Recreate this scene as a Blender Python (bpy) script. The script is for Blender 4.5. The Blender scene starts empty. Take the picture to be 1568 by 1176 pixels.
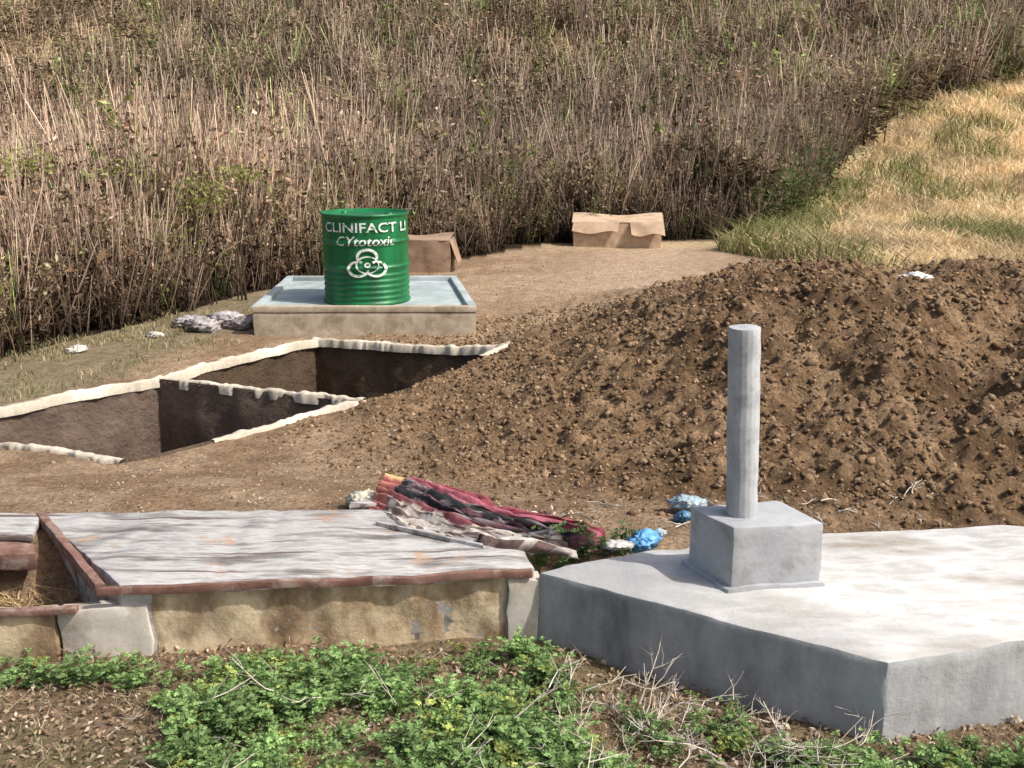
import bpy, math, random
import numpy as np
from mathutils import Vector, Matrix
rng=np.random.default_rng(7); random.seed(7)
R=math.radians
sc=bpy.context.scene
sc.view_settings.view_transform='Standard'; sc.view_settings.look='None'; sc.view_settings.exposure=0

# ---------------- noise ----------------
_perm=rng.random((256,256))
def vnoise(x,y):
    x=np.asarray(x,float);y=np.asarray(y,float)
    xi=np.floor(x).astype(int);yi=np.floor(y).astype(int);fx=x-xi;fy=y-yi
    fx=fx*fx*(3-2*fx);fy=fy*fy*(3-2*fy)
    g=lambda a,b:_perm[a&255,b&255]
    return (g(xi,yi)*(1-fx)+g(xi+1,yi)*fx)*(1-fy)+(g(xi,yi+1)*(1-fx)+g(xi+1,yi+1)*fx)*fy
def fbm(x,y,o=4):
    r=0;a=.5;t=0
    for i in range(o):
        r=r+a*vnoise(x+17.3*i,y-9.1*i);t+=a;a*=.5;x=x*2.03;y=y*2.03
    return r/t
def sst(a,b,x):
    t=np.clip((x-a)/(b-a),0,1);return t*t*(3-2*t)

# ---------------- mesh helpers ----------------
def mk(name,V,F,mat,col=None,parent=None,smooth=False):
    V=np.asarray(V,np.float32)
    me=bpy.data.meshes.new(name)
    if isinstance(F,np.ndarray):
        k=F.shape[1];m=len(F)
        me.vertices.add(len(V));me.vertices.foreach_set('co',V.ravel())
        me.loops.add(m*k);me.loops.foreach_set('vertex_index',F.astype(np.int32).ravel())
        me.polygons.add(m);me.polygons.foreach_set('loop_start',np.arange(0,m*k,k,dtype=np.int32))
        me.polygons.foreach_set('loop_total',np.full(m,k,np.int32))
        me.update(calc_edges=True);me.validate()
    else:
        me.from_pydata([tuple(map(float,v)) for v in V],[],F)
    if col is not None:
        a=me.color_attributes.new('Col','FLOAT_COLOR','POINT')
        c=np.ones((len(V),4),np.float32);c[:,:3]=col
        a.data.foreach_set('color',c.ravel())
    me.materials.append(mat)
    if smooth: me.polygons.foreach_set('use_smooth',[True]*len(me.polygons))
    ob=bpy.data.objects.new(name,me);sc.collection.objects.link(ob)
    if parent: ob.parent=parent
    return ob
def empty(name,loc=(0,0,0)):
    e=bpy.data.objects.new(name,None);sc.collection.objects.link(e);e.location=loc;e.empty_display_size=.2;return e
def adopt(p,*obs):
    for o in obs:
        o.parent=p;o.matrix_parent_inverse=Matrix.Translation(p.location).inverted()
def inst(tv,tf,tc,pos,rz,sca,tilt=None,cmul=None):
    N=len(pos);n=len(tv)
    sca=np.asarray(sca,float)
    if sca.ndim==1: sca=np.repeat(sca[:,None],3,1)
    v=tv[None]*sca[:,None,:]
    if tilt is not None:
        a=tilt[:,0][:,None];b=tilt[:,1][:,None]
        x,y,z=v[...,0],v[...,1],v[...,2]
        y,z=y*np.cos(a)-z*np.sin(a),y*np.sin(a)+z*np.cos(a)
        x,z=x*np.cos(b)+z*np.sin(b),-x*np.sin(b)+z*np.cos(b)
        v=np.stack([x,y,z],-1)
    c=np.cos(rz)[:,None];s=np.sin(rz)[:,None]
    x=v[...,0]*c-v[...,1]*s;y=v[...,0]*s+v[...,1]*c
    v=np.stack([x,y,v[...,2]],-1)+pos[:,None,:]
    F=(tf[None]+(np.arange(N)*n)[:,None,None]).reshape(-1,tf.shape[1])
    C=np.repeat(tc[None],N,0)
    if cmul is not None: C=C*cmul[:,None,:]
    return v.reshape(-1,3),F,C.reshape(-1,3)
class Acc:
    def __init__(s): s.V=[];s.F=[];s.C=[];s.n=0
    def add(s,V,F,C):
        s.V.append(V);s.F.append(F+s.n);s.C.append(C);s.n+=len(V)
    def mesh(s,name,mat,**k):
        return mk(name,np.concatenate(s.V),np.concatenate(s.F),mat,np.concatenate(s.C),**k)
def tube(pts,rad,sides=3):
    pts=[np.array(p,float) for p in pts];V=[];F=[]
    for i,p in enumerate(pts):
        d=pts[min(i+1,len(pts)-1)]-pts[max(i-1,0)];d/=np.linalg.norm(d)+1e-9
        a=np.cross(d,[0.3,0.9,0.1] if abs(d[1])<.8 else [1,0,0]);a/=np.linalg.norm(a);b=np.cross(d,a)
        for k in range(sides):
            t=2*math.pi*k/sides;V.append(p+rad[i]*(a*math.cos(t)+b*math.sin(t)))
    for i in range(len(pts)-1):
        for k in range(sides):
            F.append([i*sides+k,i*sides+(k+1)%sides,(i+1)*sides+(k+1)%sides,(i+1)*sides+k])
    return np.array(V),np.array(F)
def leafquad(p,d,L,W,curl=0.25):
    d=np.array(d,float);d/=np.linalg.norm(d)+1e-9
    s=np.cross(d,np.random.default_rng(int(abs(p[0]*1e4+p[2]*7e4))%99991).normal(size=3));s/=np.linalg.norm(s)+1e-9
    up=np.cross(s,d);p=np.array(p,float)
    return np.array([p,p+d*L*.5+s*W*.5+up*L*curl*.3,p+d*L,p+d*L*.5-s*W*.5+up*L*curl*.3]),np.array([[0,1,2,3]])

# ---------------- materials ----------------
def newmat(name,rough=.9,spec=.2):
    m=bpy.data.materials.new(name);m.use_nodes=True;nt=m.node_tree
    b=nt.nodes['Principled BSDF'];b.inputs['Roughness'].default_value=rough
    b.inputs['Specular IOR Level'].default_value=spec
    return m,nt,b
def N(nt,t,**k):
    n=nt.nodes.new(t)
    for a,v in k.items():
        if a in n.inputs: n.inputs[a].default_value=v
        else: setattr(n,a,v)
    return n
def ramp(nt,fac,stops):
    r=nt.nodes.new('ShaderNodeValToRGB');e=r.color_ramp.elements
    while len(e)<len(stops): e.new(.5)
    for i,(p,c) in enumerate(stops):
        e[i].position=p;e[i].color=(c[0],c[1],c[2],1)
    nt.links.new(fac,r.inputs[0]);return r.outputs[0]
def mixc(nt,a,b,fac,mode='MIX'):
    m=nt.nodes.new('ShaderNodeMix');m.data_type='RGBA';m.blend_type=mode
    for s,v in ((0,fac),(6,a),(7,b)):
        if hasattr(v,'links'): nt.links.new(v,m.inputs[s])
        else: m.inputs[s].default_value=v if s==0 else (*v,1)
    return m.outputs[2]
def objco(nt): 
    return nt.nodes.new('ShaderNodeNewGeometry').outputs['Position']
def noise(nt,scale,det=6,rough=.6,vec=None):
    n=N(nt,'ShaderNodeTexNoise');n.inputs['Scale'].default_value=scale;n.inputs['Detail'].default_value=det;n.inputs['Roughness'].default_value=rough
    nt.links.new(vec if vec else objco(nt),n.inputs['Vector']);return n.outputs[0]
def scaled(nt,sx,sy,sz):
    mp=nt.nodes.new('ShaderNodeMapping');mp.inputs['Scale'].default_value=(sx,sy,sz);nt.links.new(objco(nt),mp.inputs[0]);return mp.outputs[0]
def bump(nt,b,h,st=.5,dist=.02):
    n=N(nt,'ShaderNodeBump',Strength=st,Distance=dist);nt.links.new(h,n.inputs['Height']);nt.links.new(n.outputs[0],b.inputs['Normal'])
def attrmat(name,var=.5,scale=30,bst=0,bd=.01,rough=.95,transl=0,spec=.1,bscale=None,fine=None):
    m,nt,b=newmat(name,rough,spec)
    a=nt.nodes.new('ShaderNodeVertexColor');a.layer_name='Col'
    n=noise(nt,scale)
    r=ramp(nt,n,[(.3,(1-var,)*3),(.7,(1+var*.5,)*3)])
    c=mixc(nt,a.outputs[0],r,1.0,'MULTIPLY')
    if fine:
        r2=ramp(nt,noise(nt,fine,5,.75),[(.34,(.5,.5,.5)),(.62,(1.25,1.25,1.25))]);c=mixc(nt,c,r2,1.0,'MULTIPLY')
    nt.links.new(c,b.inputs['Base Color'])
    if bst: bump(nt,b,noise(nt,bscale or scale*2,8,.7),bst,bd)
    if transl:
        t=nt.nodes.new('ShaderNodeBsdfTranslucent');nt.links.new(c,t.inputs[0])
        mx=nt.nodes.new('ShaderNodeMixShader');mx.inputs[0].default_value=transl
        nt.links.new(b.outputs[0],mx.inputs[1]);nt.links.new(t.outputs[0],mx.inputs[2])
        nt.links.new(mx.outputs[0],nt.nodes['Material Output'].inputs[0])
    return m
def blotch(name,c1,c2,scale,c3=None,s2=40,rough=.9,bst=.4,bd=.006,bscale=80,spec=.2,metal=0):
    m,nt,b=newmat(name,rough,spec);b.inputs['Metallic'].default_value=metal
    c=ramp(nt,noise(nt,scale,8,.65),[(.36,c1),(.64,c2)])
    if c3: 
        f=ramp(nt,noise(nt,s2,6,.7),[(.5,(0,0,0)),(.66,(1,1,1))]);c=mixc(nt,c,c3,f)
    nt.links.new(c,b.inputs['Base Color'])
    if bst: bump(nt,b,noise(nt,bscale,8,.7),bst,bd)
    return m
M_soil=attrmat('soil',.32,9,1.0,.04,bscale=34,fine=50)
M_clod=attrmat('soil_clod',.40,40,1.0,.014,bscale=90,fine=110)
M_veg=attrmat('dry_stalk',.3,9,0,transl=.2)
M_leaf=attrmat('leaf',.25,20,0,rough=.6,transl=.35,spec=.3)
M_grass=attrmat('dry_grass',.25,3,0,transl=.25)
M_twig=attrmat('twig',.3,30,.3,.004)
M_cream=attrmat('pale_render',.22,60,.6,.006)

# plinth concrete: grey sides, weathered pale top
m,nt,b=newmat('plinth_concrete',.9,.2)
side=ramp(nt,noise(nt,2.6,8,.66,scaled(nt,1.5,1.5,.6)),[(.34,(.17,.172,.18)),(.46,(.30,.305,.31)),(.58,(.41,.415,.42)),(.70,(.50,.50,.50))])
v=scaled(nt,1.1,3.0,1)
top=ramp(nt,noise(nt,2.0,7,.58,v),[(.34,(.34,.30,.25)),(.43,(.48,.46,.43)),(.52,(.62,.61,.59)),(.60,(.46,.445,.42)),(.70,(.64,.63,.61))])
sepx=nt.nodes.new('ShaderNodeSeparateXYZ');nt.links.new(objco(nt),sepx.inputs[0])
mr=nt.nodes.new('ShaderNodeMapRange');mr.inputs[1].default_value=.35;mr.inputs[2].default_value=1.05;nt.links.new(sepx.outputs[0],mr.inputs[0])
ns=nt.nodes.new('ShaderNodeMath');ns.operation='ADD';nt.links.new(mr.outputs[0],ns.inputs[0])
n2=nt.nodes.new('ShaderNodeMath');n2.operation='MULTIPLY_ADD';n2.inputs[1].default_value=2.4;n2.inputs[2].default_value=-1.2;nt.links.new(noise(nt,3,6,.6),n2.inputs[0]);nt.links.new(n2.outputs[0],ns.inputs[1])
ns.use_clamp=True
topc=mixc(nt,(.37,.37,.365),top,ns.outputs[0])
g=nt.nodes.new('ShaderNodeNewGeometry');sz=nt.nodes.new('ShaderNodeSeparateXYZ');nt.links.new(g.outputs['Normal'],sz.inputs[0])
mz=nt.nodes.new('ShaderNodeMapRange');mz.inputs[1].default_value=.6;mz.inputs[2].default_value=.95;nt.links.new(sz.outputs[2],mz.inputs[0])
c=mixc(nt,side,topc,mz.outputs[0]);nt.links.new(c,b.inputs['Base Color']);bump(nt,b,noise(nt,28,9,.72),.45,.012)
M_plinth=m

# ---------------- layout (metres) ----------------
PA,PB,PD,PE,PG,PH=[np.array(p) for p in [(-1.50,8.24),(-2.30,6.97),(-.02,7.67),(-.89,6.34),(-1.92,5.15),(-3.42,5.74)]]
def inpoly(x,y,P):
    r=np.zeros(np.shape(x),bool);n=len(P)
    for i in range(n):
        x1,y1=P[i];x2,y2=P[(i+1)%n]
        c=((y1>y)!=(y2>y))&(x<(x2-x1)*(y-y1)/(y2-y1+1e-12)+x1);r^=c
    return r
ldir=(PE-PD)/np.linalg.norm(PE-PD)
off=ldir*.02
FAR=[PA,PB-off,PE-off,PD];NEAR=[PB+off,PH,PG,PE+off]
CB=[(-30,4.6),(-6,4.6),(-4.6,5.9),(-3.75,7.3),(-3.1,8.8),(-2.55,10.6),(-1.6,12.0),(-.55,13.3),(.6,15.0),(3.5,15.6),(7.4,24.3),(9.8,28.5),(16,33),(40,42),(60,75),(-200,75),(-200,4.6)]
def mdist(x,y):
    ry=np.where(y<6.6,3.05,4.6)
    return np.sqrt(((x-3.3)/4.5)**2+((y-6.6)/ry)**2)
def height(x,y,fine=True):
    x=np.asarray(x,float);y=np.asarray(y,float)
    z=-.04+.045*(fbm(x*1.3,y*1.3,3)-.5)
    up=np.where(x>-1.0,sst(3.38,3.6,y),sst(3.5,3.85,y))
    z=z+up*.04+ .15*up*(1-sst(4.1,5.3,y))*sst(-3.5,-1.9,x)
    wx=x+.6*(fbm(x*.6+5,y*.6,3)-.5);wy=y+.7*(fbm(x*.6,y*.6+9,3)-.5)
    d=mdist(wx,wy)
    lf=sst(-1.1,1.7,x+.35*(6.5-y)*(y<6.5))
    m=sst(0,1,np.clip((1.05-d)/.78,0,1))*lf
    z=z+m*.76*(1-.28*sst(1.7,3.4,x+.25*(y-7)))
    mm=np.clip((1.12-d)*4,0,1)
    lump=fbm(x*1.7+3,y*1.7,4)-.5
    z=z+mm*.22*lump*np.clip(sst(.6,2.3,x)+.12,0,1)
    for hx,hy,hr,hd in ((2.45,5.35,.30,.16),(2.15,5.0,.22,.11),(2.75,5.8,.35,.12),(1.5,5.2,.2,.07),(2.0,5.9,.25,.08)):
        z=z-hd*np.exp(-(((x-hx)/hr)**2+((y-hy)/(hr*.7))**2))*(.6+.8*fbm(x*6,y*6,2))
    if fine:
        near=(1-sst(10,13,y))*(1-sst(6,7.5,np.abs(x)))
        pitd=1-sst(3.4,3.7,y);m2=mm*(.35+.65*lf)
        z=z+near*(.02+.11*m2+.015*pitd)*(fbm(x*6,y*6,4)-.5)+near*m2*(.075*(np.abs(vnoise(x*10,y*10)-.5)-.25)+.055*(vnoise(x*18+4,y*18)-.5)+.04*(vnoise(x*31,y*31)-.5))
    t=np.clip(y-17,0,90);z=z+.30*t*t/(t+10)*(1+.25*(fbm(x*.05,y*.05,2)-.5))+ .5*sst(20,40,y)*(fbm(x*.2,y*.2,3)-.5)
    return z

# ---------------- ground ----------------
def axis(a,b,st,lo,hi,g=1.22):
    c=list(np.arange(a,b,st));s=st;x=c[0]
    L=[]
    while x>lo: s*=g;x-=s;L.append(x)
    s=st;x=c[-1];U=[]
    while x<hi: s*=g;x+=s;U.append(x)
    return np.array(L[::-1]+c+U)
xs=axis(-4.6,5.2,.020,-900,900,1.18);ys=axis(2.1,9.4,.020,-60,1500,1.07)
X,Y=np.meshgrid(xs,ys);Z=height(X,Y)
nx,ny=len(xs),len(ys)
idx=np.arange(nx*ny).reshape(ny,nx)
F=np.stack([idx[:-1,:-1],idx[:-1,1:],idx[1:,1:],idx[1:,:-1]],-1).reshape(-1,4)
V=np.stack([X,Y,Z],-1).reshape(-1,3)
cx=V[F].mean(1)
keep=~(inpoly(cx[:,0],cx[:,1],FAR)|inpoly(cx[:,0],cx[:,1],NEAR))
F=F[keep]
x,y=V[:,0],V[:,1]
def lerp(a,b,t): return a*(1-t[:,None])+np.array(b)*t[:,None]
n1=fbm(x*.9,y*.9,4);n2=fbm(x*3+8,y*3,4);n3=fbm(x*9,y*9,3)
C=np.tile(np.array([.35,.235,.145]),(len(V),1))
C=lerp(C,(.53,.385,.255),sst(.42,.62,n2)*.7)
band=np.exp(-((x-(.6+.25*(y-9)))/1.1)**2)*sst(7.6,9,y)
C=lerp(C,(.60,.44,.31),band*.8)
d=mdist(x,y)
mm=1-sst(.86,1.10,d+.25*(n1-.5))
C=lerp(C,(.25,.158,.088),mm*.95)
C=lerp(C,(.40,.27,.16),mm*sst(.45,.62,n3)*.7)
C=lerp(C,(.12,.072,.038),mm*sst(.52,.66,n2)*.6)
C=lerp(C,(.50,.36,.235),mm*sst(.60,.95,(y-4.8)/4.5+.35*(n2-.5)-.04*(x-1))*.75)
fg=1-sst(3.4,3.6,y);C=lerp(C,(.29,.20,.128),fg*.8)
C=lerp(C,(.20,.19,.09),fg*sst(.5,.62,n2)*.5)
gold=np.clip(sst(14,15.5,y+1.2*(n1-.5)),0,1)+sst(9.9,10.8,y+.9*(n1-.5))*sst(3.6,4.8,x);gold=np.clip(gold,0,1)
C=lerp(C,(.64,.50,.29),gold)
gl=sst(0,1,np.clip((-(x)-2.35+ (y-7)*.25)/.5,0,1))*(y>5)*(y<11);C=lerp(C,(.30,.26,.16),gl*.7)
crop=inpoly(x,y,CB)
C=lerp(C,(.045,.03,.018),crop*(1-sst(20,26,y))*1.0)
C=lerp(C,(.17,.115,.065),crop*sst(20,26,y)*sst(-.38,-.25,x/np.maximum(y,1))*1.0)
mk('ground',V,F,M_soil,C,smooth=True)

# ---------------- clods ----------------
def ico(sub,amp,seed,flat=.8):
    import bmesh
    bm=bmesh.new();bmesh.ops.create_icosphere(bm,subdivisions=sub,radius=1)
    r=np.random.default_rng(seed);dirs=r.normal(size=(9,3));dirs/=np.linalg.norm(dirs,axis=1)[:,None];am=r.uniform(-amp,amp,9)
    v=np.array([q.co[:] for q in bm.verts]);f=np.array([[q.index for q in p.verts] for p in bm.faces]);bm.free()
    k=1+(np.clip(v@dirs.T,0,1)**3)@am+r.normal(0,amp*.28,len(v))
    v=v*k[:,None];v[:,2]*=flat
    return v,f
A=Acc()
def scatter_clods(n,xr,yr,smin,smax,cond,cols,pw=4,sub=1):
    px=rng.uniform(*xr,n);py=rng.uniform(*yr,n);k=cond(px,py);px,py=px[k],py[k];n=len(px)
    pit=inpoly(px,py,FAR)|inpoly(px,py,NEAR);px,py=px[~pit],py[~pit];n=len(px)
    s=smin+(smax-smin)*rng.random(n)**pw
    pz=height(px,py)-s*.05
    for t in range(8):
        sel=np.arange(n)%8==t
        tv,tf=ico(sub,.8,t,.7)
        c=np.array(cols)[rng.integers(0,len(cols),sel.sum())]*rng.uniform(.75,1.25,(sel.sum(),1))
        m=sel.sum()
        A.add(*inst(tv,tf,np.ones((len(tv),3)),np.stack([px,py,pz],-1)[sel],rng.uniform(0,6.3,m),s[sel][:,None]*rng.uniform(.55,1.35,(m,3)),rng.uniform(-.5,.5,(m,2)),c))
onm=lambda x,y:(mdist(x,y)<rng.uniform(.85,1.12,len(x)))&(y>3.86)
bc=[(.28,.18,.105),(.35,.235,.14),(.22,.14,.078),(.42,.29,.18)]
scatter_clods(40000,(-1.3,5.0),(3.8,9.2),.005,.019,onm,bc,2.0)
scatter_clods(700,(-.2,5),(4.0,8.5),.015,.032,onm,bc[:3],3,1)
scatter_clods(4000,(-3.2,2),(3.9,13),.004,.012,lambda x,y:(x>-2.6),[(.36,.26,.16),(.50,.38,.26)])
scatter_clods(4000,(-2,1.7),(2.2,3.4),.003,.013,lambda x,y:x<9,[(.32,.23,.15),(.42,.31,.21)])
A.mesh('soil_clods',M_clod)

# ---------------- pits ----------------
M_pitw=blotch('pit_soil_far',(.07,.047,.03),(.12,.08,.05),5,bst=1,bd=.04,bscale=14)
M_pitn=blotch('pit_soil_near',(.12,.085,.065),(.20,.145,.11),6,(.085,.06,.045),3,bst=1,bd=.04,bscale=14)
def pit(poly,mat,depth,edges):
    e=empty('waste_pit',(float(np.mean([p[0] for p in poly])),float(np.mean([p[1] for p in poly])),0))
    V=[];Fq=[]
    nu,nv=40,14
    P=[np.array(p) for p in poly];cen=sum(P)/4
    for i in range(4):
        a,b=P[i],P[(i+1)%4];o=len(V)
        nrm=cen-(a+b)/2;nrm/=np.linalg.norm(nrm)
        for j in range(nv+1):
            for k in range(nu+1):
                t=k/nu;q=a*(1-t)+b*t;w=math.sin(math.pi*t)
                q=q+nrm*(.10*j/nv*w+ .07*(fbm(t*9+i*7,j*.5,3)-.5)*w*min(1,j/2))
                V.append((q[0],q[1],.005-(depth+.005)*j/nv))
        for j in range(nv):
            for k in range(nu):
                r=o+j*(nu+1)+k;Fq.append([r,r+1,r+nu+2,r+nu+1])
    w=mk('walls',np.array(V),np.array(Fq),mat,smooth=True)
    V=[];Fq=[];n=20
    for j in range(n+1):
        for k in range(n+1):
            s,t=k/n*1.1-.05,j/n*1.1-.05
            q=(P[0]*(1-s)+P[1]*s)*(1-t)+(P[3]*(1-s)+P[2]*s)*t
            V.append((q[0],q[1],-depth+.12*float(fbm(q[0]*3,q[1]*3,3))))
    for j in range(n):
        for k in range(n):
            r=j*(n+1)+k;Fq.append([r,r+1,r+n+2,r+n+1])
    fl=mk('floor',np.array(V),np.array(Fq),mat,smooth=True)
    A=Acc()
    for ei,(a,b,g0,g1) in enumerate(edges):
        a=np.array(a);b=np.array(b);L=np.linalg.norm(b-a);d=(b-a)/L;nn=np.array([-d[1],d[0]])
        ns=int(L*(g1-g0)/.012);s=np.linspace(g0-.008,g1+.008,ns+1);u=s*L
        wob=(fbm(u*3+ei*7,u*0+1.5,3)-.5)*.03
        wl=.021+.024*(vnoise(u*14+ei*3,u*0+3)-.5)+.012*(vnoise(u*43,u*0+2+ei)-.5)
        wr=.021+.024*(vnoise(u*14+40,u*0+3+ei)-.5)+.012*(vnoise(u*43+9,u*0+2)-.5)
        h=.014+.016*(vnoise(u*15+5,u*0+7+ei)-.5)+.008*(vnoise(u*41,u*0+8)-.5)
        taper=np.clip(np.minimum((s-g0+.008),(g1+.008-s))*L/.1,.15,1) if g1<1 or g0>0 else 1
        h=h*taper
        cen=a[None]+d[None]*u[:,None]+nn[None]*wob[:,None]
        zb=np.clip(height(cen[:,0],cen[:,1],False),-.03,.12)+.012
        rows=[]
        for f,hh in ((-1,-.05),(-1,.2),(-.7,.85),(0,1.05),(.7,.85),(1,.2),(1,-.05)):
            w_=np.where(f<0,wl,wr)*f
            zz=zb-.05 if hh<0 else h*hh+zb
            rows.append(np.concatenate([cen+nn[None]*w_[:,None],zz[:,None]],1))
        V=np.stack(rows,1).reshape(-1,3);k=7
        Fq=np.array([[i*k+j,i*k+j+1,(i+1)*k+j+1,(i+1)*k+j] for i in range(ns) for j in range(k-1)])
        cc=np.tile((.75+.5*vnoise(u*9,u*0+4))[:,None],(1,k)).reshape(-1,1)
        A.add(V,Fq,np.array([.68,.60,.48])*cc)
    r=A.mesh('render_lip',M_cream,smooth=True)
    adopt(e,w,fl,r)
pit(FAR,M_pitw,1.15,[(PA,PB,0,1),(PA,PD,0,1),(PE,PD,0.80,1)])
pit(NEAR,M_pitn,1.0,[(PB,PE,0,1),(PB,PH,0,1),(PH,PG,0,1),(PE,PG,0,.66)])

# ---------------- generic prism ----------------
def prism(name,poly,z0,z1,mat,bev=.01,sub=0,rough=0,parent=None,shx=0,shy=0):
    import bmesh
    bm=bmesh.new();n=len(poly)
    lo=[bm.verts.new((p[0],p[1],z0)) for p in poly];hi=[bm.verts.new((p[0]+shx,p[1]+shy,z1)) for p in poly]
    bm.faces.new(lo[::-1]);bm.faces.new(hi)
    for i in range(n): bm.faces.new([lo[i],lo[(i+1)%n],hi[(i+1)%n],hi[i]])
    bmesh.ops.recalc_face_normals(bm,faces=bm.faces)
    if bev: bmesh.ops.bevel(bm,geom=list(bm.edges),offset=bev,segments=2,affect='EDGES',profile=.6)
    if rough:
        for _ in range(sub):
            ed=[e for e in bm.edges if e.calc_length()>.035]
            bmesh.ops.subdivide_edges(bm,edges=ed,cuts=1,use_grid_fill=True)
        bmesh.ops.triangulate(bm,faces=[f for f in bm.faces if len(f.verts)>4])
        for v in bm.verts:
            c=v.co;v.co=c+Vector([(float(fbm(c[i]*9+c[(i+1)%3]*7+i*5,c[(i+2)%3]*9+i,3))-.5)*rough for i in range(3)])
    me=bpy.data.meshes.new(name);bm.to_mesh(me);bm.free();me.materials.append(mat)
    for p in me.polygons: p.use_smooth=True
    if hasattr(me,'set_sharp_from_angle'): me.set_sharp_from_angle(angle=R(35))
    ob=bpy.data.objects.new(name,me);sc.collection.objects.link(ob)
    if parent: adopt(parent,ob)
    return ob
# ---------------- containment basin ----------------
M_fasc=blotch('warm_lit_concrete',(.36,.29,.21),(.54,.46,.35),7,(.26,.21,.14),5,bscale=50)  # tan base colour has warm reflected light painted in, with brown blotches
M_basin=blotch('basin_screed',(.30,.36,.36),(.46,.50,.51),3,(.25,.29,.29),2,bst=.2)
e=empty('containment_basin',(-1.15,9.2,0))
T=[(-2.01,8.40),(-.28,8.42),(-.52,10.1),(-2.07,10.1)]
prism('base',T,-.06,.185,M_fasc,.01,3,.012,e)
def inset(T,d):
    c=np.mean(T,0);return [tuple(c+(np.array(p)-c)*(1-d)) for p in T]
Ti=inset(T,.07);To=inset(T,-.008)
for i in range(4):
    j=(i+1)%4
    prism('rim_%d'%(i+1),[To[i],To[j],Ti[j],Ti[i]],.187,.235+.0012*i,M_fasc if i==0 else M_basin,.006,3,.008,e)
prism('screed',Ti,.186,.198,M_basin,0,0,0,e)

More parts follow.
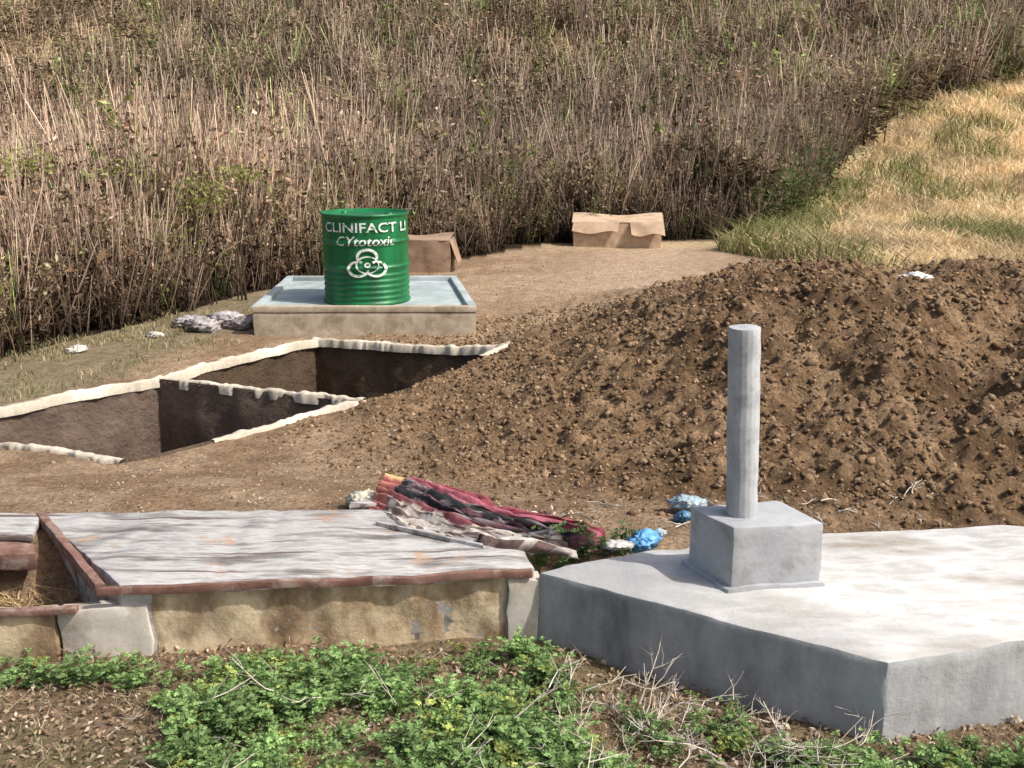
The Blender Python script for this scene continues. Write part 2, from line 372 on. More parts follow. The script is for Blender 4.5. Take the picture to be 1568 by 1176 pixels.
# ---------------- drum ----------------
def drum(loc,Rr,Hh):
    e=empty('steel_drum',loc)
    m,nt,b=newmat('green_paint',.42,.5)
    mpo=scaled(nt,6,6,1.2)
    c=ramp(nt,noise(nt,1.6,6,.6,mpo),[(.3,(.002,.085,.024)),(.65,(.006,.17,.05))])
    f=ramp(nt,noise(nt,14,8,.7),[(.62,(0,0,0)),(.72,(1,1,1))]);c=mixc(nt,c,(.06,.10,.045),f)
    nt.links.new(c,b.inputs['Base Color']);bump(nt,b,noise(nt,5,3,.5),.4,.02)
    prof=[(0,.03),(Rr-.02,.03),(Rr-.015,0),(Rr,0),(Rr+.004,.012),(Rr,.024),(Rr-.006,.03)]
    zs=np.linspace(.035,Hh-.03,90)
    for z in zs:
        r=Rr-.008
        if z<.28: r+=.004*math.sin(z*2*math.pi/.045)
        for hz in (.30,.50):
            r+=.012*math.exp(-((z-hz)/.012)**2)
        prof.append((r,z))
    prof+=[(Rr-.004,Hh-.024),(Rr+.004,Hh-.014),(Rr+.003,Hh),(Rr-.008,Hh),(Rr-.012,Hh-.018),(0,Hh-.02)]
    n=96;V=[];Fq=[]
    for (r,z) in prof:
        for k in range(n):
            a=2*math.pi*k/n;dent=1+.009*math.sin(3*a+1+z*4)*math.sin(min(1,z/Hh)*math.pi)
            V.append((r*math.cos(a)*dent,r*math.sin(a)*dent,z))
    for i in range(len(prof)-1):
        for k in range(n): Fq.append([i*n+k,i*n+(k+1)%n,(i+1)*n+(k+1)%n,(i+1)*n+k])
    o=mk('body',np.array(V),np.array(Fq),m,smooth=True);o.parent=e
    for (bx,by,br) in ((.2,-.05,.035),(-.18,.1,.022)):
        Vb,Fb=tube([(bx,by,Hh-.03),(bx,by,Hh-.006),(bx,by,Hh-.005)],[br,br,.001],16)
        o=mk('bung',Vb,Fb,m);o.parent=e
    mw,nt,b=newmat('stencil_paint',.6,.3)
    c=ramp(nt,noise(nt,34,6,.7),[(.38,(.08,.30,.14)),(.50,(.78,.80,.76))]);nt.links.new(c,b.inputs['Base Color'])
    face=math.atan2(-loc[1],-loc[0])
    def bend(me,z0,rot=0):
        for v in me.vertices:
            a=face+rot+v.co.x/Rr;zz=z0+v.co.y
            r=Rr+.003
            for hz in (.30,.50): r+=.012*math.exp(-((zz-hz)/.012)**2)
            v.co=(r*math.cos(a),r*math.sin(a),zz)
    def text(s,size,z0,rot,sx,nm,shear=0):
        cu=bpy.data.curves.new(nm,'FONT');cu.body=s;cu.size=size;cu.align_x='CENTER';cu.offset=size*.012;cu.shear=shear;cu.resolution_u=3
        t=bpy.data.objects.new(nm,cu);sc.collection.objects.link(t)
        dg=bpy.context.evaluated_depsgraph_get()
        me=bpy.data.meshes.new_from_object(t.evaluated_get(dg));bpy.data.objects.remove(t)
        for v in me.vertices: v.co.x*=sx
        import bmesh
        bm=bmesh.new();bm.from_mesh(me)
        for q in np.arange(-.02,size,.012):
            bmesh.ops.bisect_plane(bm,geom=bm.verts[:]+bm.edges[:]+bm.faces[:],plane_co=(0,q,0),plane_no=(0,1,0))
        bm.to_mesh(me);bm.free()
        bend(me,z0,rot);me.materials.clear();me.materials.append(mw)
        o=bpy.data.objects.new(nm,me);sc.collection.objects.link(o);o.parent=e
    text('CLINIFACT LI',.105,Hh-.135,.03,1.25,'stencil_title')
    text('CYtotoxic',.105,Hh-.24,-.02,1.1,'stencil_word',.2)
    V=[];Fq=[]
    def ring(cx,cy,r0,r1,a0,a1,n=26):
        o=len(V)
        for k in range(n+1):
            a=a0+(a1-a0)*k/n;t=abs(2*k/n-1)**2
            ri=r0+(r1-r0)*.55*t
            V.append((cx+ri*math.cos(a),cy+ri*math.sin(a),0));V.append((cx+r1*math.cos(a),cy+r1*math.sin(a),0))
        for k in range(n): Fq.append([o+2*k,o+2*k+1,o+2*k+3,o+2*k+2])
    for k in range(3):
        a=math.pi/2+k*2*math.pi/3
        ring(.068*math.cos(a),.068*math.sin(a),.048,.070,a+math.pi-2.55+math.pi,a+math.pi+2.55+math.pi)
    ring(0,0,.062,.074,0,2*math.pi,40)
    ring(0,0,.008,.020,0,2*math.pi,20)
    me=bpy.data.meshes.new('biohazard_symbol');me.from_pydata([(a*1.25,b*.95,0) for a,b,_ in V],[],Fq)
    bend(me,Hh-.39,.02);me.materials.append(mw)
    o=bpy.data.objects.new('biohazard_symbol',me);sc.collection.objects.link(o);o.parent=e
    return e
drum((-1.19,8.95,.199),.352,.72)

# ---------------- cartons ----------------
M_card=blotch('cardboard',(.42,.30,.20),(.58,.43,.30),3,(.34,.24,.16),5,bst=.2,bscale=30)
M_card2=blotch('old_cardboard',(.28,.19,.13),(.38,.27,.19),3,(.2,.13,.09),5,bst=.2,bscale=30)
def carton(c,w,dp,h,rot,mat,flaps,z0):
    e=empty('cardboard_box',(c[0],c[1],z0))
    cr,sr=math.cos(rot),math.sin(rot)
    def W(x,y): return (c[0]+x*cr-y*sr,c[1]+x*sr+y*cr)
    t=.012
    hx,hy=w/2,dp/2
    for nm,q in (('front',[(-hx,-hy),(hx,-hy),(hx,-hy+t),(-hx,-hy+t)]),('back',[(-hx,hy-t),(hx,hy-t),(hx,hy),(-hx,hy)]),('side_a',[(-hx,-hy+t+.001),(-hx+t,-hy+t+.001),(-hx+t,hy-t-.001),(-hx,hy-t-.001)]),('side_b',[(hx-t,-hy+t+.001),(hx,-hy+t+.001),(hx,hy-t-.001),(hx-t,hy-t-.001)])):
        prism(nm,[W(*p) for p in q],z0,z0+h,mat,.002,4,.03,e)
    k=0
    for (x0,y0,x1,y1,ox,oy,dz) in flaps:
        k+=1
        a=W(x0,y0);b=W(x1,y1);a2=W(x0+ox,y0+oy);b2=W(x1+ox*.9,y1+oy*1.05)
        V=[];Fq=[];n=8
        for i in range(n+1):
            for j in range(n+1):
                s,tt=i/n,j/n
                p=(np.array(a)*(1-s)+np.array(b)*s)*(1-tt)+(np.array(a2)*(1-s)+np.array(b2)*s)*tt
                V.append((p[0],p[1],z0+h+.004*k+dz*tt+.02*math.sin(s*7+k)*tt))
        for i in range(n):
            for j in range(n): r=i*(n+1)+j;Fq.append([r,r+1,r+n+2,r+n+1])
        adopt(e,mk('flap_%d'%k,np.array(V),np.array(Fq),mat,smooth=True))
carton((1.40,14.75),1.16,.5,.34,R(-3),M_card,[(-.60,-.26,.60,-.26,.02,.50,.07),(-.58,-.26,.02,-.26,-.02,-.05,-.13),(.16,-.26,.60,-.26,.02,-.10,-.16)],-.02)
carton((-1.1,12.35),.86,.45,.38,R(-4),M_card2,[(-.43,-.225,.43,-.225,0,.43,.03),(.43,-.225,.43,.225,.09,0,-.28)],-.04)

# ---------------- right plinth + post ----------------
e=empty('concrete_plinth',(1.2,3.3,0))
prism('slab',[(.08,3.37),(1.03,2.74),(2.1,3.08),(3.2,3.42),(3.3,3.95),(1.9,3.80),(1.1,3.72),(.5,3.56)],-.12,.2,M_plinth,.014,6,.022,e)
e=empty('concrete_post',(.78,3.35,.2))
M_ped=blotch('pedestal_concrete',(.34,.35,.365),(.48,.49,.50),3,(.28,.285,.29),6,bst=.4,bscale=60)
M_shaft=blotch('shaft_cement',(.36,.375,.39),(.48,.495,.51),5,(.30,.31,.32),9,rough=.7,bst=.25,bscale=50)
prism('pedestal',[(.69,3.215),(.985,3.265),(.885,3.47),(.585,3.42)],.18,.41,M_ped,.009,4,.012,e)
prism('footing_mortar',[(.675,3.20),(1.0,3.252),(.90,3.49),(.565,3.44)],.17,.212,M_ped,.008,4,.02,e)
pc=np.array([.742,3.345]);a0=R(10)
oct_=[(pc[0]+.050*math.cos(a0+R(t)),pc[1]+.050*math.sin(a0+R(t))) for t in range(0,360,20)]
prism('shaft',oct_,.405,1.022,M_shaft,.002,5,.010,e,shx=-.022)

# ---------------- left platform ----------------
M_plank=blotch('rusty_angle_iron',(.13,.065,.05),(.25,.14,.11),8,(.34,.27,.23),12,bst=.6,bscale=40)
m,nt,b=newmat('streaked_screed',.6,.4)
v=scaled(nt,1.0,4.5,2);v2=scaled(nt,.7,11,3)
c=ramp(nt,noise(nt,2.4,9,.66,v),[(.36,(.15,.135,.125)),(.44,(.30,.285,.27)),(.52,(.50,.485,.465)),(.58,(.33,.315,.30)),(.68,(.60,.585,.56))])
f=ramp(nt,noise(nt,2.0,5,.6,v2),[(.56,(0,0,0)),(.62,(1,1,1))]);c=mixc(nt,c,(.15,.115,.10),f)
f=ramp(nt,noise(nt,4.5,6,.7),[(.58,(0,0,0)),(.68,(1,1,1))]);c=mixc(nt,c,(.42,.28,.19),f)
nt.links.new(c,b.inputs['Base Color']);bump(nt,b,noise(nt,12,8,.65),.4,.012)
M_streak=m
m,nt,b=newmat('sunlit_plaster',.9,.2)
v=scaled(nt,1.6,1.6,1.1)
c=ramp(nt,noise(nt,3.0,8,.62,v),[(.34,(.16,.105,.065)),(.44,(.34,.245,.15)),(.55,(.60,.49,.33)),(.68,(.30,.22,.14))])  # yellow patches put uneven sunlight into the plaster colour
nt.links.new(c,b.inputs['Base Color']);bump(nt,b,noise(nt,22,8,.7),.6,.012)
M_fr=m
M_wht=blotch('limewashed_stone',(.42,.385,.33),(.60,.565,.50),6,(.34,.27,.19),5,bscale=30)
e=empty('masonry_platform',(-.7,3.6,0))
prism('deck',[(-1.25,3.245),(.07,3.385),(.02,3.62),(-.5,3.95),(-1.78,3.92)],-.1,.204,M_streak,.01,6,.024,e)
for k,(x0,y0,x1,y1,w) in enumerate([(-.42,3.86,-.02,3.62,.025),(-.62,3.95,-.40,4.0,.06),(-.50,3.78,-.10,3.55,.016)]):
    prism('loose_slat_%d'%(k+1),[(x0,y0),(x1,y1),(x1,y1+w),(x0,y0+w*.7)],.203,.216+.002*k,M_streak,.003,4,.012,e)
prism('edge_angle',[(-1.31,3.205),(-.6,3.277),(.065,3.352),(.065,3.372),(-.6,3.297),(-1.31,3.225)],.184,.210,M_plank,.004,6,.018,e)
prism('end_angle',[(-1.33,3.25),(-1.295,3.25),(-1.76,3.92),(-1.80,3.92)],.16,.206,M_plank,.004,5,.014,e)
yy=lambda q:3.228+(q+1.28)*.106
for i,(x0,x1,mt,dy) in enumerate([(-1.44,-1.165,M_wht,0),(-1.155,-.02,M_fr,.012),(-.015,.085,M_wht,-.008)]):
    prism('face_%d'%(i+1),[(x0,yy(x0)+dy),(x1,yy(x1)+dy),(x1,yy(x1)+.07),(x0,yy(x0)+.07)],-.12,.172 if i else .13,mt,.008,6,.03,e)
prism('channel_front',[(-2.4,3.10),(-1.45,3.195),(-1.45,3.27),(-2.4,3.2)],-.1,.13,M_fr,.01,5,.022,e)
prism('channel_front_angle',[(-2.4,3.085),(-1.37,3.185),(-1.37,3.215),(-2.4,3.12)],.134,.154,M_plank,.004,5,.01,e)
prism('channel_back',[(-2.6,3.72),(-1.72,3.70),(-1.78,3.78),(-2.6,3.80)],-.05,.17,M_plank,.01,4,.02,e)
prism('channel_cover',[(-2.6,3.60),(-1.66,3.58),(-1.71,3.695),(-2.6,3.715)],.11,.175,M_plank,.01,5,.02,e)
prism('channel_lid',[(-2.6,3.72),(-1.72,3.70),(-1.78,3.92),(-2.6,3.94)],.172,.20,M_streak,.006,5,.014,e)

# ---------------- cloth + litter ----------------
m,nt,b=newmat('striped_cloth',.85,.2)
a=nt.nodes.new('ShaderNodeVertexColor');a.layer_name='Col'
c=mixc(nt,a.outputs[0],ramp(nt,noise(nt,25,6,.7),[(.3,(.55,.55,.55)),(.65,(1.3,1.3,1.3))]),1.0,'MULTIPLY')
nt.links.new(c,b.inputs['Base Color']);bump(nt,b,noise(nt,40,6,.7),.6,.01);M_cloth=m
nu,nv=150,90;V=[];C=[]
p0=np.array([-.52,4.04]);p1=np.array([.12,3.66]);dd=(p1-p0);L=np.linalg.norm(dd);dd/=L;nn=np.array([-dd[1],dd[0]])
for i in range(nu+1):
    u=i/nu
    for j in range(nv+1):
        v=j/nv-.5
        w=.13+.24*math.sin(min(1,u*1.35+.1)*math.pi*.7)
        ph=v*40+4.5*float(fbm(u*4,v*5,3))
        fold=abs(math.sin(ph))
        z=.012+ .09*max(0,1-(2*v-.2)**2)*(1-.75*u)+.034*fold*(1-.45*u)+.05*(float(fbm(u*9,v*9,3))-.3)
        if abs(v)>.47 or u<.02 or u>.99: z=.002
        uu=u*(1+.16*math.sin(v*37)*u+.10*math.sin(v*91)*u)
        q=p0+dd*L*uu+nn*v*w*(1+.12*math.sin(u*13+v*5))+nn*.025*math.sin(u*8)
        V.append((q[0],q[1],max(.20 if q[1]<3.6 else -1,float(height(q[0],q[1],False)))+z))
        s=(v+.5)+.14*(float(fbm(u*5,v*6,3))-.5)
        if s>.80: c=(.28,.07,.09)
        elif s>.64: c=(.38,.12,.15)
        elif s>.36:
            k_=int((s+.02*math.sin(u*20))*44)%4;c=(.03,.03,.034) if k_<2 else ((.16,.07,.08) if k_==2 else (.24,.20,.20))
        elif s>.30: c=(.24,.08,.09)
        else: c=(.66,.60,.52) if int(s*40)%3 else (.18,.12,.11)
        if u<.12: c=(.42,.16,.13) if s<.6 else (.62,.44,.22)
        C.append(c)
Fq=np.array([[i*(nv+1)+j,(i+1)*(nv+1)+j,(i+1)*(nv+1)+j+1,i*(nv+1)+j+1] for i in range(nu) for j in range(nv)])
mk('discarded_cloth',np.array(V),Fq,M_cloth,np.array(C),smooth=True)
def bag(name,x,y,s,col,seed,z=None,trans=.2,rough=.4):
    tv,tf=ico(4,.45,seed,.7)
    r=np.random.default_rng(seed)
    for q in range(14):
        d=r.normal(size=3);d/=np.linalg.norm(d);t=tv@d
        tv=tv+np.outer(.07*np.abs(np.sin(t*r.uniform(4,9)+r.uniform(0,6))),d)
    m,nt,b=newmat(name+'_plastic',rough,.5)
    c=ramp(nt,noise(nt,18,5),[(.35,tuple(k*.6 for k in col)),(.6,col)]);nt.links.new(c,b.inputs['Base Color'])
    bump(nt,b,noise(nt,60,4),.5,.01)
    z=float(height(x,y))+.3*s[2] if z is None else z
    return mk(name,tv*np.array(s)*.5+np.array([x,y,z]),tf,m)
bag('cloth_sack',-.57,4.08,(.14,.11,.11),(.74,.69,.54),3)
bag('cloth_sack',-.49,4.05,(.10,.10,.10),(.64,.46,.18),4)
bag('blue_plastic_bag',.47,3.66,(.115,.09,.10),(.15,.42,.75),5,.205)
bag('blue_plastic_bag',.53,3.72,(.06,.05,.05),(.5,.6,.66),15,.20)
bag('blue_plastic_bag',.69,4.02,(.11,.09,.07),(.42,.54,.60),6,.20)
bag('blue_plastic_bag',.65,3.93,(.05,.05,.05),(.12,.28,.45),16,.18)
bag('white_plastic_bag',.37,3.60,(.12,.08,.05),(.66,.64,.58),7,.195)
zb_=float(np.max(height(np.linspace(2.4,2.75,12),np.full(12,6.9))))
bag('white_plastic_bag',2.54,6.85,(.18,.14,.10),(.85,.83,.79),8,zb_-.02)
bag('white_plastic_bag',2.43,6.82,(.1,.08,.06),(.85,.83,.79),18,zb_-.03)
for i,(x,y,s) in enumerate([(-2.45,8.55,.28),(-2.2,8.7,.24),(-2.33,8.9,.26),(-2.62,8.75,.22),(-2.1,8.95,.2),(-3.15,7.75,.15),(-2.75,8.3,.12)]):
    bag('white_plastic_bag',x,y,(s,s*.8,s*.65),[(.42,.38,.38),(.30,.25,.24),(.54,.50,.50)][i%3] if i<5 else (.66,.63,.57),20+i)

# ---------------- dry scrub ----------------
def crop_template(seed,leafy=0):
    r=np.random.default_rng(seed);A=Acc();H=1.0
    shade=lambda z:.16+1.0*min(1,max(0,z))  # darkens colours toward the base, painting in the shade among the stalks
    cs=np.array([.39,.285,.20])
    for st in range(r.integers(1,4)+leafy):
        b0=r.normal(0,.06,2);bend=r.normal(0,.18+.1*leafy,2);Hs=r.uniform(.6,1.12)
        P=lambda t:np.array([b0[0]+bend[0]*t*t,b0[1]+bend[1]*t*t,Hs*t])
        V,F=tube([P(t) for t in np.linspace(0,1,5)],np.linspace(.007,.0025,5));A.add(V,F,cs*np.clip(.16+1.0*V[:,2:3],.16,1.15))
        for b in range(r.integers(3,7)+leafy*2):
            t0=r.uniform(.15,.95);a=r.uniform(0,6.3);l=r.uniform(.10,.38)*(1.1-t0*.6)
            base=P(t0);d=np.array([math.cos(a)*.6,math.sin(a)*.6,.85])
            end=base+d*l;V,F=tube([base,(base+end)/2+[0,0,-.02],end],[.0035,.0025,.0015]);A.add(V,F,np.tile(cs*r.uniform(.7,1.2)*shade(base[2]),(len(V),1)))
            for q in range(r.integers(3,7)+leafy*2):
                t=r.uniform(.1,1);p=base+d*l*t;dr=r.normal(size=3)*[1,1,.8]+[0,0,-.3]
                V,F=leafquad(p,dr,r.uniform(.022,.065),r.uniform(.012,.032));k=r.random()
                c=np.array([.29,.19,.12]) if k<.5 else (np.array([.12,.077,.048]) if k<.84 else np.array([.56,.45,.34]))
                if leafy: c=c*np.array([.75,.85,.75])
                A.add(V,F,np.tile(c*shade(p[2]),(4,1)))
    for q in range(20):
        z0=r.uniform(.02,.7);a=r.uniform(0,6.3);p=np.array([.07*math.cos(a),.07*math.sin(a),z0])
        V,F=leafquad(p,[math.cos(a),math.sin(a),r.uniform(-1.4,.6)],r.uniform(.07,.18),r.uniform(.02,.05))
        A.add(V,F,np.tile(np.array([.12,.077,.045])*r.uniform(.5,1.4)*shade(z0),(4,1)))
    for q in range(0 if leafy else r.integers(6,12)):
        a=r.uniform(0,6.3);rr=r.uniform(0,.14);h=r.uniform(.55,1.28);p=np.array([rr*math.cos(a),rr*math.sin(a),0]);tip=p+[r.normal(0,.12),r.normal(0,.12),h]
        w=np.array([math.cos(a+1),math.sin(a+1),0])*.006
        V=np.array([p-w,p+w,tip+w*.3,tip-w*.3]);sh=np.array([.10,.10,1.3,1.3])[:,None];A.add(V,np.array([[0,1,2,3]]),np.array([.52,.40,.30])*r.uniform(.6,1.3)*sh)  # blade bases coloured dark with the same painted shade
    return np.concatenate(A.V),np.concatenate(A.F),np.concatenate(A.C)
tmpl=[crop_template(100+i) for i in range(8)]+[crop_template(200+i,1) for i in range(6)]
def dist_to_bound(x,y):
    P=np.array(CB[1:12]);dm=np.full(len(x),1e9)
    for i in range(len(P)-1):
        a,b=P[i],P[i+1];ab=b-a;t=np.clip(((x-a[0])*ab[0]+(y-a[1])*ab[1])/(ab@ab),0,1)
        dm=np.minimum(dm,np.hypot(x-a[0]-t*ab[0],y-a[1]-t*ab[1]))
    return dm
n=105000
py=5+22*rng.random(n)**1.2;px=rng.uniform(-.62,.62,n)*py*1.0+rng.uniform(-1,1,n)
ins=inpoly(px,py,CB);dm=dist_to_bound(px,py)+.9*(fbm(px*1.6,py*1.6,3)-.5)
dens=np.where(dm<1.4,1.0,np.where(dm<5,.38,.22))
clump=fbm(px*1.3,py*1.3,3)
k=ins&(dm>-.05)&(rng.random(n)<dens*(-.15+2.1*clump)*.28)
px,py,dm=px[k],py[k],dm[k]
n=26000;qy=24+38*rng.random(n);qx=rng.uniform(-.6,.6,n)*qy
lft=sst(-.18,-.36,qx/qy)
jx=3.5*(fbm(qx*.3,qy*.3,3)-.5)
k=inpoly(qx+jx,qy+jx*.5,CB)&(rng.random(n)<np.clip(.10+.85*sst(.33,.55,fbm(qx*.35,qy*.35,4)),0,1)*(1-.55*lft)*.42)
far=np.concatenate([np.zeros(len(px)),np.ones(k.sum())])
px=np.concatenate([px,qx[k]]);py=np.concatenate([py,qy[k]]);dm=np.concatenate([dm,np.full(k.sum(),2.)])
n=len(px);print('scrub plants',n,k.sum())
A=Acc()
hh=(.74+.62*rng.random(n)**1.6)*(.65+.35*sst(0,.6,dm))*(.48+1.1*fbm(px*.9,py*.9,3))*1.08
hh=np.where(far>0,rng.uniform(.8,1.7,n),hh)
wid=np.where(far>0,1.5,1.0)
tone=.60+.75*fbm(px*.8+4,py*.8,3)+.25*far
left=sst(-1.0,-3.5,px)*(1-far)
pick=rng.random(n);leafyness=sst(.42,.62,fbm(px*.6+20,py*.6,3))
tid=np.where(pick<(.10+.42*leafyness)*(1-.45*left),8+rng.integers(0,6,n),rng.integers(0,8,n))
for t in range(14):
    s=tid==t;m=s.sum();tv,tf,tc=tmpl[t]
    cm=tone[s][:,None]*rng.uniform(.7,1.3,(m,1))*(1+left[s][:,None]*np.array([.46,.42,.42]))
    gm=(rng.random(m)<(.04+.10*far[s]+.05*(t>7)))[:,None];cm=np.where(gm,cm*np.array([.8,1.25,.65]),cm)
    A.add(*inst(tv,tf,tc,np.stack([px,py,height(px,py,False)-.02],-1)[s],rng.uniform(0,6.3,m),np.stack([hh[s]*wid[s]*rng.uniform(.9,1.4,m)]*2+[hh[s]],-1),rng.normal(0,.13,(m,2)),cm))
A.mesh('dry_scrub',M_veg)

# ---------------- leafy masses ----------------
def leaves(n,pos,L,col,cvar=.35,up=.5,W=.5):
    d=rng.normal(size=(n,3));d[:,2]=d[:,2]*.6+up*.3;d/=np.linalg.norm(d,axis=1)[:,None]
    s=np.cross(d,rng.normal(size=(n,3))*[.4,.4,1]+[0,0,.8]);s/=np.linalg.norm(s,axis=1)[:,None]+1e-9
    l=L*rng.uniform(.6,1.3,n)[:,None];w=l*W
    u=np.cross(s,d)*l*.12
    V=np.stack([pos,pos+d*l*.55+s*w*.5+u,pos+d*l,pos+d*l*.55-s*w*.5+u],1).reshape(-1,3)
    F=np.arange(4*n).reshape(n,4)
    C=np.repeat(np.array(col)*rng.uniform(1-cvar,1+cvar,(n,1)) if np.ndim(col)==1 else col,4,0)
    return V,F,C
def blob(c,r,n):
    d=rng.normal(size=(n,3));d/=np.linalg.norm(d,axis=1)[:,None]
    return np.array(c)+d*np.array(r)*(rng.random(n)**.4)[:,None]
def shrub(name,clusters,L,col,stems=True):
    A=Acc()
    for (c,r,n) in clusters:
        A.add(*leaves(n,blob(c,r,n),L,col))
        if stems:
            for q in range(5):
                g=np.array([c[0]+rng.normal(0,.05),c[1]+rng.normal(0,.05),max(-.05,c[2]-1.2)])
                V,F=tube([g,(g+c)/2+rng.normal(0,.05,3),np.array(c)+rng.normal(0,.5,3)*r],[.008,.006,.003]);A.add(V,F,np.tile([.12,.09,.05],(len(V),1)))
    return A.mesh(name,M_leaf)
shrub('green_shrub',[((-2.75,9.85,1.0),(.28,.2,.2),260),((-2.5,10.1,1.15),(.2,.15,.1),150),((-2.95,9.8,.7),(.3,.2,.3),120)],.055,(.28,.30,.08))
shrub('green_shrub',[((-4.3,9.5,1.28),(.5,.3,.14),300),((-3.5,9.9,1.2),(.3,.2,.12),120)],.055,(.34,.35,.11))
shrub('green_shrub',[((4.1,16.6,.55),(.5,.4,.4),700),((3.6,16.2,.35),(.4,.3,.35),400),((4.8,18.2,.8),(.7,.5,.5),500),((5.6,20.5,1.1),(.9,.6,.5),400)],.08,(.10,.13,.04))
shrub('green_shrub',[((1.7,17.5,1.0),(.9,.4,.25),200)],.07,(.17,.18,.07))

def blades(n,px,py,h,w,col,lean=.25):
    a=rng.uniform(0,6.3,n);z=height(px,py,False)
    b=np.stack([px,py,z-.02],-1);wv=np.stack([np.cos(a),np.sin(a),0*a],-1)*w[:,None]*.5
    mid=b+np.stack([rng.normal(0,lean*.3,n)*h,rng.normal(0,lean*.3,n)*h,h*.6],-1)
    tip=mid+np.stack([rng.normal(0,lean,n)*h,rng.normal(0,lean,n)*h,h*.4],-1)
    V=np.stack([b-wv,b+wv,mid+wv*.8,mid-wv*.8,tip],1).reshape(-1,3)
    i=np.arange(n)[:,None]*5
    F=np.concatenate([i+np.array([[0,1,2]]),i+np.array([[0,2,3]]),i+np.array([[3,2,4]])])
    return V,F,np.repeat(col,5,0)
n=180000
py=10+30*rng.random(n)**1.6;px=rng.uniform(0,.62,n)*py
xe=np.interp(py,[10,11,13,14,15.4,24.3,28.5,33,42],[4.2,3.9,3.2,2.9,3.5,7.4,9.8,16,40])+(.6+.03*py)*(fbm(px*1.2,py*1.2,3)-.5)
clp=fbm(px*2.2,py*2.2,3)
k=(px>xe)&((py>13)|(rng.random(n)<.6))&(rng.random(n)<.25+1.3*sst(.35,.6,clp));px,py,xe=px[k],py[k],xe[k];n=len(px);print('grass',n)
edge=np.exp(-((px-xe)/.85))*(py>12.5)*(py<21)*(rng.random(n)*1.3)
gr=(edge>.40)|((fbm(px*.8+50,py*.5,3)>.60)&(rng.random(n)<.5))
tn=fbm(px*.9,py*.9,4)[:,None]
col=np.where(gr[:,None],np.array([.27,.28,.11]),np.array([.78,.62,.38])*(.30+1.3*tn))*rng.uniform(.65,1.25,(n,1))
A=Acc();A.add(*blades(n,px,py,rng.uniform(.06,.28,n)*np.where(gr,1.4,1.0)*(1+.01*py),(.006+.0009*py),col,.6))
n=24000;py=24+30*rng.random(n);px=rng.uniform(-.6,.5,n)*py;k=inpoly(px,py,CB);px,py=px[k],py[k];n=len(px)
col=np.array([.66,.51,.31])*(.4+.9*fbm(px*.5,py*.5,4)[:,None])*rng.uniform(.6,1.2,(n,1))
A.add(*blades(n,px,py,rng.uniform(.2,.6,n),np.full(n,.04),col,.5))
A.mesh('dry_grass_field',M_grass)
n=9000;py=rng.uniform(5.2,9.5,n);xe=np.interp(py,[5,6,7,8.2,9.5],[-3.6,-3.25,-2.5,-1.95,-2.2]);px=xe-rng.random(n)**.8*1.8
k=(fbm(px*3,py*3,3)>.45);px,py=px[k],py[k];n=len(px)
col=np.where(rng.random((n,1))<.35,np.array([.18,.20,.08]),np.array([.50,.40,.25]))*rng.uniform(.6,1.2,(n,1))
A=Acc();A.add(*blades(n,px,py,rng.uniform(.02,.08,n),np.full(n,.008),col))
n=2200;px=rng.uniform(-2.4,-1.35,n);py=rng.uniform(3.22,3.6,n);col=np.array([.66,.48,.26])*rng.uniform(.5,1.2,(n,1))
A.add(*blades(n,px,py,rng.uniform(.02,.09,n),np.full(n,.006),col,1.2))
n=9000;px=rng.uniform(-1.7,1.6,n);py=rng.uniform(2.1,3.25,n)
k=(fbm(px*3+31,py*3,3)>.42)&~inpoly(px,py,[(.0,3.30),(1.03,2.68),(3.2,3.3),(3.2,4),(0,4)]);px,py=px[k],py[k];n=len(px)
col=np.where(rng.random((n,1))<.3,np.array([.26,.30,.12]),np.array([.58,.48,.33]))*rng.uniform(.6,1.2,(n,1))
A.add(*blades(n,px,py,rng.uniform(.015,.07,n),np.full(n,.0035),col,.9))
A.mesh('grass_tufts',M_grass)

# ---------------- foreground weeds ----------------
def weed_template(seed):
    r=np.random.default_rng(seed);A=Acc()
    for s in range(r.integers(3,6)):
        a=r.uniform(0,6.3);H=r.uniform(.5,1.0);l=r.uniform(.1,.55)
        p0=np.zeros(3);p1=np.array([math.cos(a)*l*.5,math.sin(a)*l*.5,H*.65]);p2=np.array([math.cos(a)*l,math.sin(a)*l,H])
        V,F=tube([p0,p1,p2],[.012,.01,.006]);A.add(V,F,np.tile([.16,.2,.07],(len(V),1)))
        for q in range(r.integers(6,10)):
            t=r.uniform(.25,1.05);c=p0*(1-t)**2+2*p1*t*(1-t)+p2*t*t;b=r.uniform(0,6.3)
            d=np.array([math.cos(b),math.sin(b),r.uniform(-.1,.6)]);d/=np.linalg.norm(d);ll=r.uniform(.14,.30)
            for w in range(5):
                f=[.3,.3,.65,.65,.8][w];sg=[1,-1,1,-1,0][w]
                sd=np.cross(d,[0,0,1]);dr=d*.8+sd*sg*.9
                V,F=leafquad(c+d*ll*f*.8,dr,ll*.55,ll*.30,.3)
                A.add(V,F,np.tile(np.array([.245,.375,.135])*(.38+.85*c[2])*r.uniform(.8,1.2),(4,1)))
    return np.concatenate(A.V),np.concatenate(A.F),np.concatenate(A.C)
wt=[weed_template(300+i) for i in range(7)]
n=9000
px=rng.uniform(-2.0,1.7,n);py=rng.uniform(1.9,3.26,n)
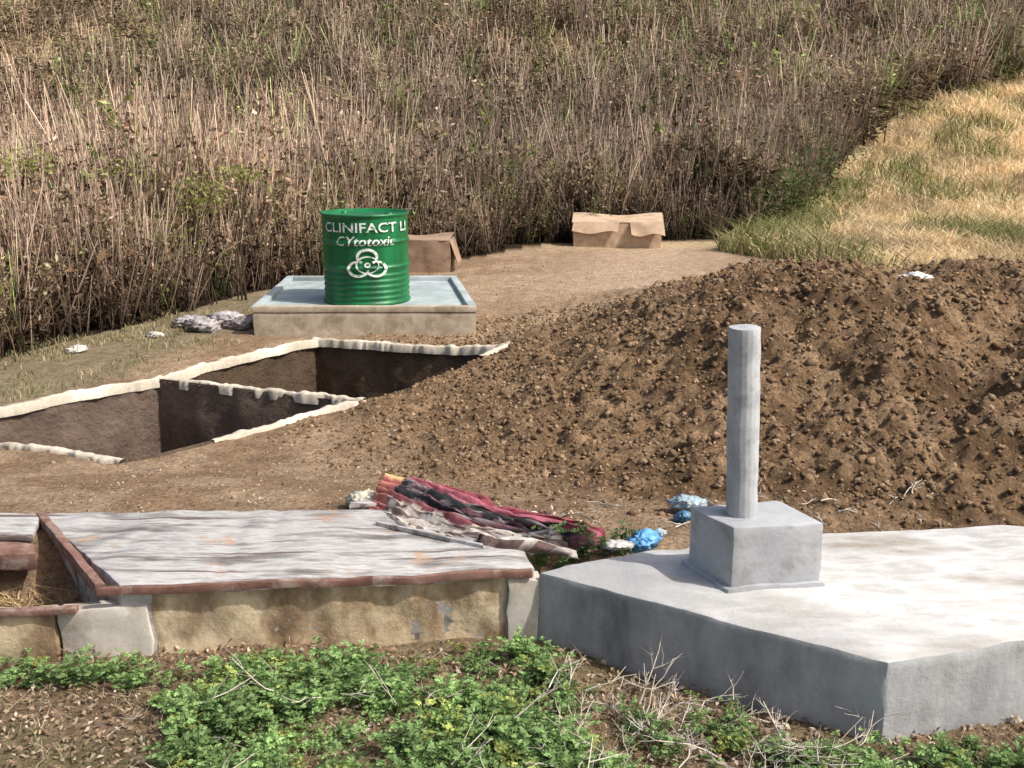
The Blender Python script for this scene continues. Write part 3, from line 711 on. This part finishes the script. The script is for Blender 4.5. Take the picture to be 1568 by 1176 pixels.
def wmask(x,y):
    nz=.28*(fbm(x*3+2,y*3,3)-.5)*2
    u=x/y
    m=sst(-.36+.0,-.27,u+nz*.5)*(1-sst(.05,.13,u+nz*.4+.05*(y-2.6)))*(1-sst(3.05,3.26,y+nz*.4-.10*sst(-.3,.0,u)))
    m*=.28+1.1*sst(.34,.52,fbm(x*5,y*5+6,3))
    m2=sst(.50,.60,fbm(x*4,y*4+3,3))*(u<-.33)*((y<2.66)|(y>3.0))*.7
    m3=(y<2.66+.1*nz)*(u>.27)*.7
    m4=sst(.56,.64,fbm(x*5+7,y*5,3))*(u>.08)*.45
    return np.clip(np.maximum.reduce([m,m2,m3,m4]),0,1)
pl=wmask(px,py);und=inpoly(px,py,[(.0,3.36),(1.03,2.70),(3.2,3.3),(3.2,4),(0,4)])
k=(rng.random(n)<pl*.44)&~und&(py<3.16+.1*(px>-.2));px,py=px[k],py[k];n=len(px);print('weeds',n)
A=Acc();tn=.6+.9*fbm(px*5,py*5,3)
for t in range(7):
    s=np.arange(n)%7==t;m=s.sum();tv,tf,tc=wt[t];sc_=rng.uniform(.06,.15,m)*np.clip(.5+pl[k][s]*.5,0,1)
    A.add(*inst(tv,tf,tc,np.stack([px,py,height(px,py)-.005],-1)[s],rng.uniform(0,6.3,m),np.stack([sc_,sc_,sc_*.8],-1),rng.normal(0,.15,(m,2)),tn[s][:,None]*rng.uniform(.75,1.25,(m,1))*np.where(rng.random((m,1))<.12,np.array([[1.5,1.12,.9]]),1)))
n=56;px=rng.normal(.20,.08,n);py=rng.normal(3.64,.06,n)
A.add(*inst(*wt[0],np.stack([px,py,np.maximum(height(px,py),.12)],-1),rng.uniform(0,6.3,n),rng.uniform(.05,.1,n),None,np.full((n,3),.6)))
A.mesh('weed_patch',M_leaf)
n=12000;px=rng.uniform(-2,1.8,n);py=rng.uniform(1.9,3.3,n);pz=height(px,py)+rng.uniform(.002,.02,n)
cs=np.array([(.46,.34,.22),(.27,.18,.12),(.64,.54,.41),(.38,.27,.17)])[rng.integers(0,4,n)]*rng.uniform(.7,1.2,(n,1))
A=Acc();A.add(*leaves(n,np.stack([px,py,pz],-1),.022,cs,up=0))
n=2500;px=rng.uniform(-1.9,1.8,n);py=rng.uniform(3.75,5.2,n);pz=height(px,py)+.006
cs=np.array([(.40,.27,.16),(.22,.14,.08),(.62,.5,.36)])[rng.integers(0,3,n)]
A.add(*leaves(n,np.stack([px,py,pz],-1),.014,cs,up=0))
n=1100;px=rng.uniform(-.5,.25,n);py=rng.uniform(3.62,4.0,n);k=py>3.97-(px+.5)*.62
cs=np.array([(.62,.52,.4),(.3,.16,.13),(.75,.7,.6),(.12,.09,.08)])[rng.integers(0,4,n)]
A.add(*leaves(k.sum(),np.stack([px,py,np.maximum(height(px,py),.13)+rng.uniform(0,.03,n)],-1)[k],.03,cs[k],up=0,W=.3))
A.mesh('leaf_litter',M_grass)
A=Acc()
def twig(p,d,L,r,depth):
    pts=[np.array(p)];dd=np.array(d,float)
    for i in range(4):
        dd=dd+rng.normal(0,.16,3);dd/=np.linalg.norm(dd);q=pts[-1]+dd*L/4
        q[2]=max(q[2],float(height(q[0],q[1]))+.004);pts.append(q)
    V,F=tube(pts,np.linspace(r,r*.45,5),4);A.add(V,F,np.tile(np.array([.56,.50,.42])*rng.uniform(.7,1.25),(len(V),1)))
    if depth:
        for i in range(rng.integers(2,5)):
            j=rng.integers(1,4);s=dd+rng.normal(0,.7,3);s[2]=abs(s[2])*.6;s/=np.linalg.norm(s);twig(pts[j],s,L*rng.uniform(.35,.6),r*.6,depth-1)
for i in range(60):
    x=rng.uniform(.15,.95);y=rng.uniform(2.3,2.98)
    if y>3.36-(x-.08)*.66-.10: continue
    a=rng.uniform(0,6.3);twig((x,y,float(height(x,y))+.01),(math.cos(a),math.sin(a),rng.uniform(.1,.7)),rng.uniform(.10,.26),.0032,2)
for i in range(20):
    x=rng.uniform(-1.1,.3);y=rng.uniform(2.4,3.1);a=rng.uniform(0,6.3);twig((x,y,float(height(x,y))+.07),(math.cos(a),math.sin(a),rng.uniform(.1,.4)),rng.uniform(.1,.22),.0025,1)
for i in range(26):
    x=rng.uniform(.0,1.7);y=rng.uniform(3.82,4.2);a=rng.uniform(0,6.3);twig((x,y,float(height(x,y))+.01),(math.cos(a),math.sin(a),.1),rng.uniform(.06,.16),.003,1)
A.mesh('dry_twigs',M_twig)

# ---------------- light, sky, camera ----------------
sd=Vector((.66,-.28,.80)).normalized()
sun=bpy.data.lights.new('sun','SUN');sun.energy=4.6;sun.angle=R(.9);sun.color=(1,.96,.90)
so=bpy.data.objects.new('sun',sun);sc.collection.objects.link(so);so.rotation_euler=sd.to_track_quat('Z','Y').to_euler()
w=bpy.data.worlds.new('World');sc.world=w;w.use_nodes=True;nt=w.node_tree
sk=nt.nodes.new('ShaderNodeTexSky');sk.sky_type='NISHITA';sk.sun_disc=False
sk.sun_elevation=math.asin(sd.z);sk.sun_rotation=math.atan2(sd.x,sd.y);sk.dust_density=5;sk.air_density=1.0
nt.links.new(sk.outputs[0],nt.nodes['Background'].inputs[0]);nt.nodes['Background'].inputs[1].default_value=.15
cd=bpy.data.cameras.new('camera');cam=bpy.data.objects.new('camera',cd);sc.collection.objects.link(cam)
cam.location=(0,0,1.65);cam.rotation_euler=(R(90-13.6),0,0);cd.sensor_width=36;cd.lens=36*1681/1568;cd.clip_end=3000;cd.clip_start=.05
sc.camera=cam
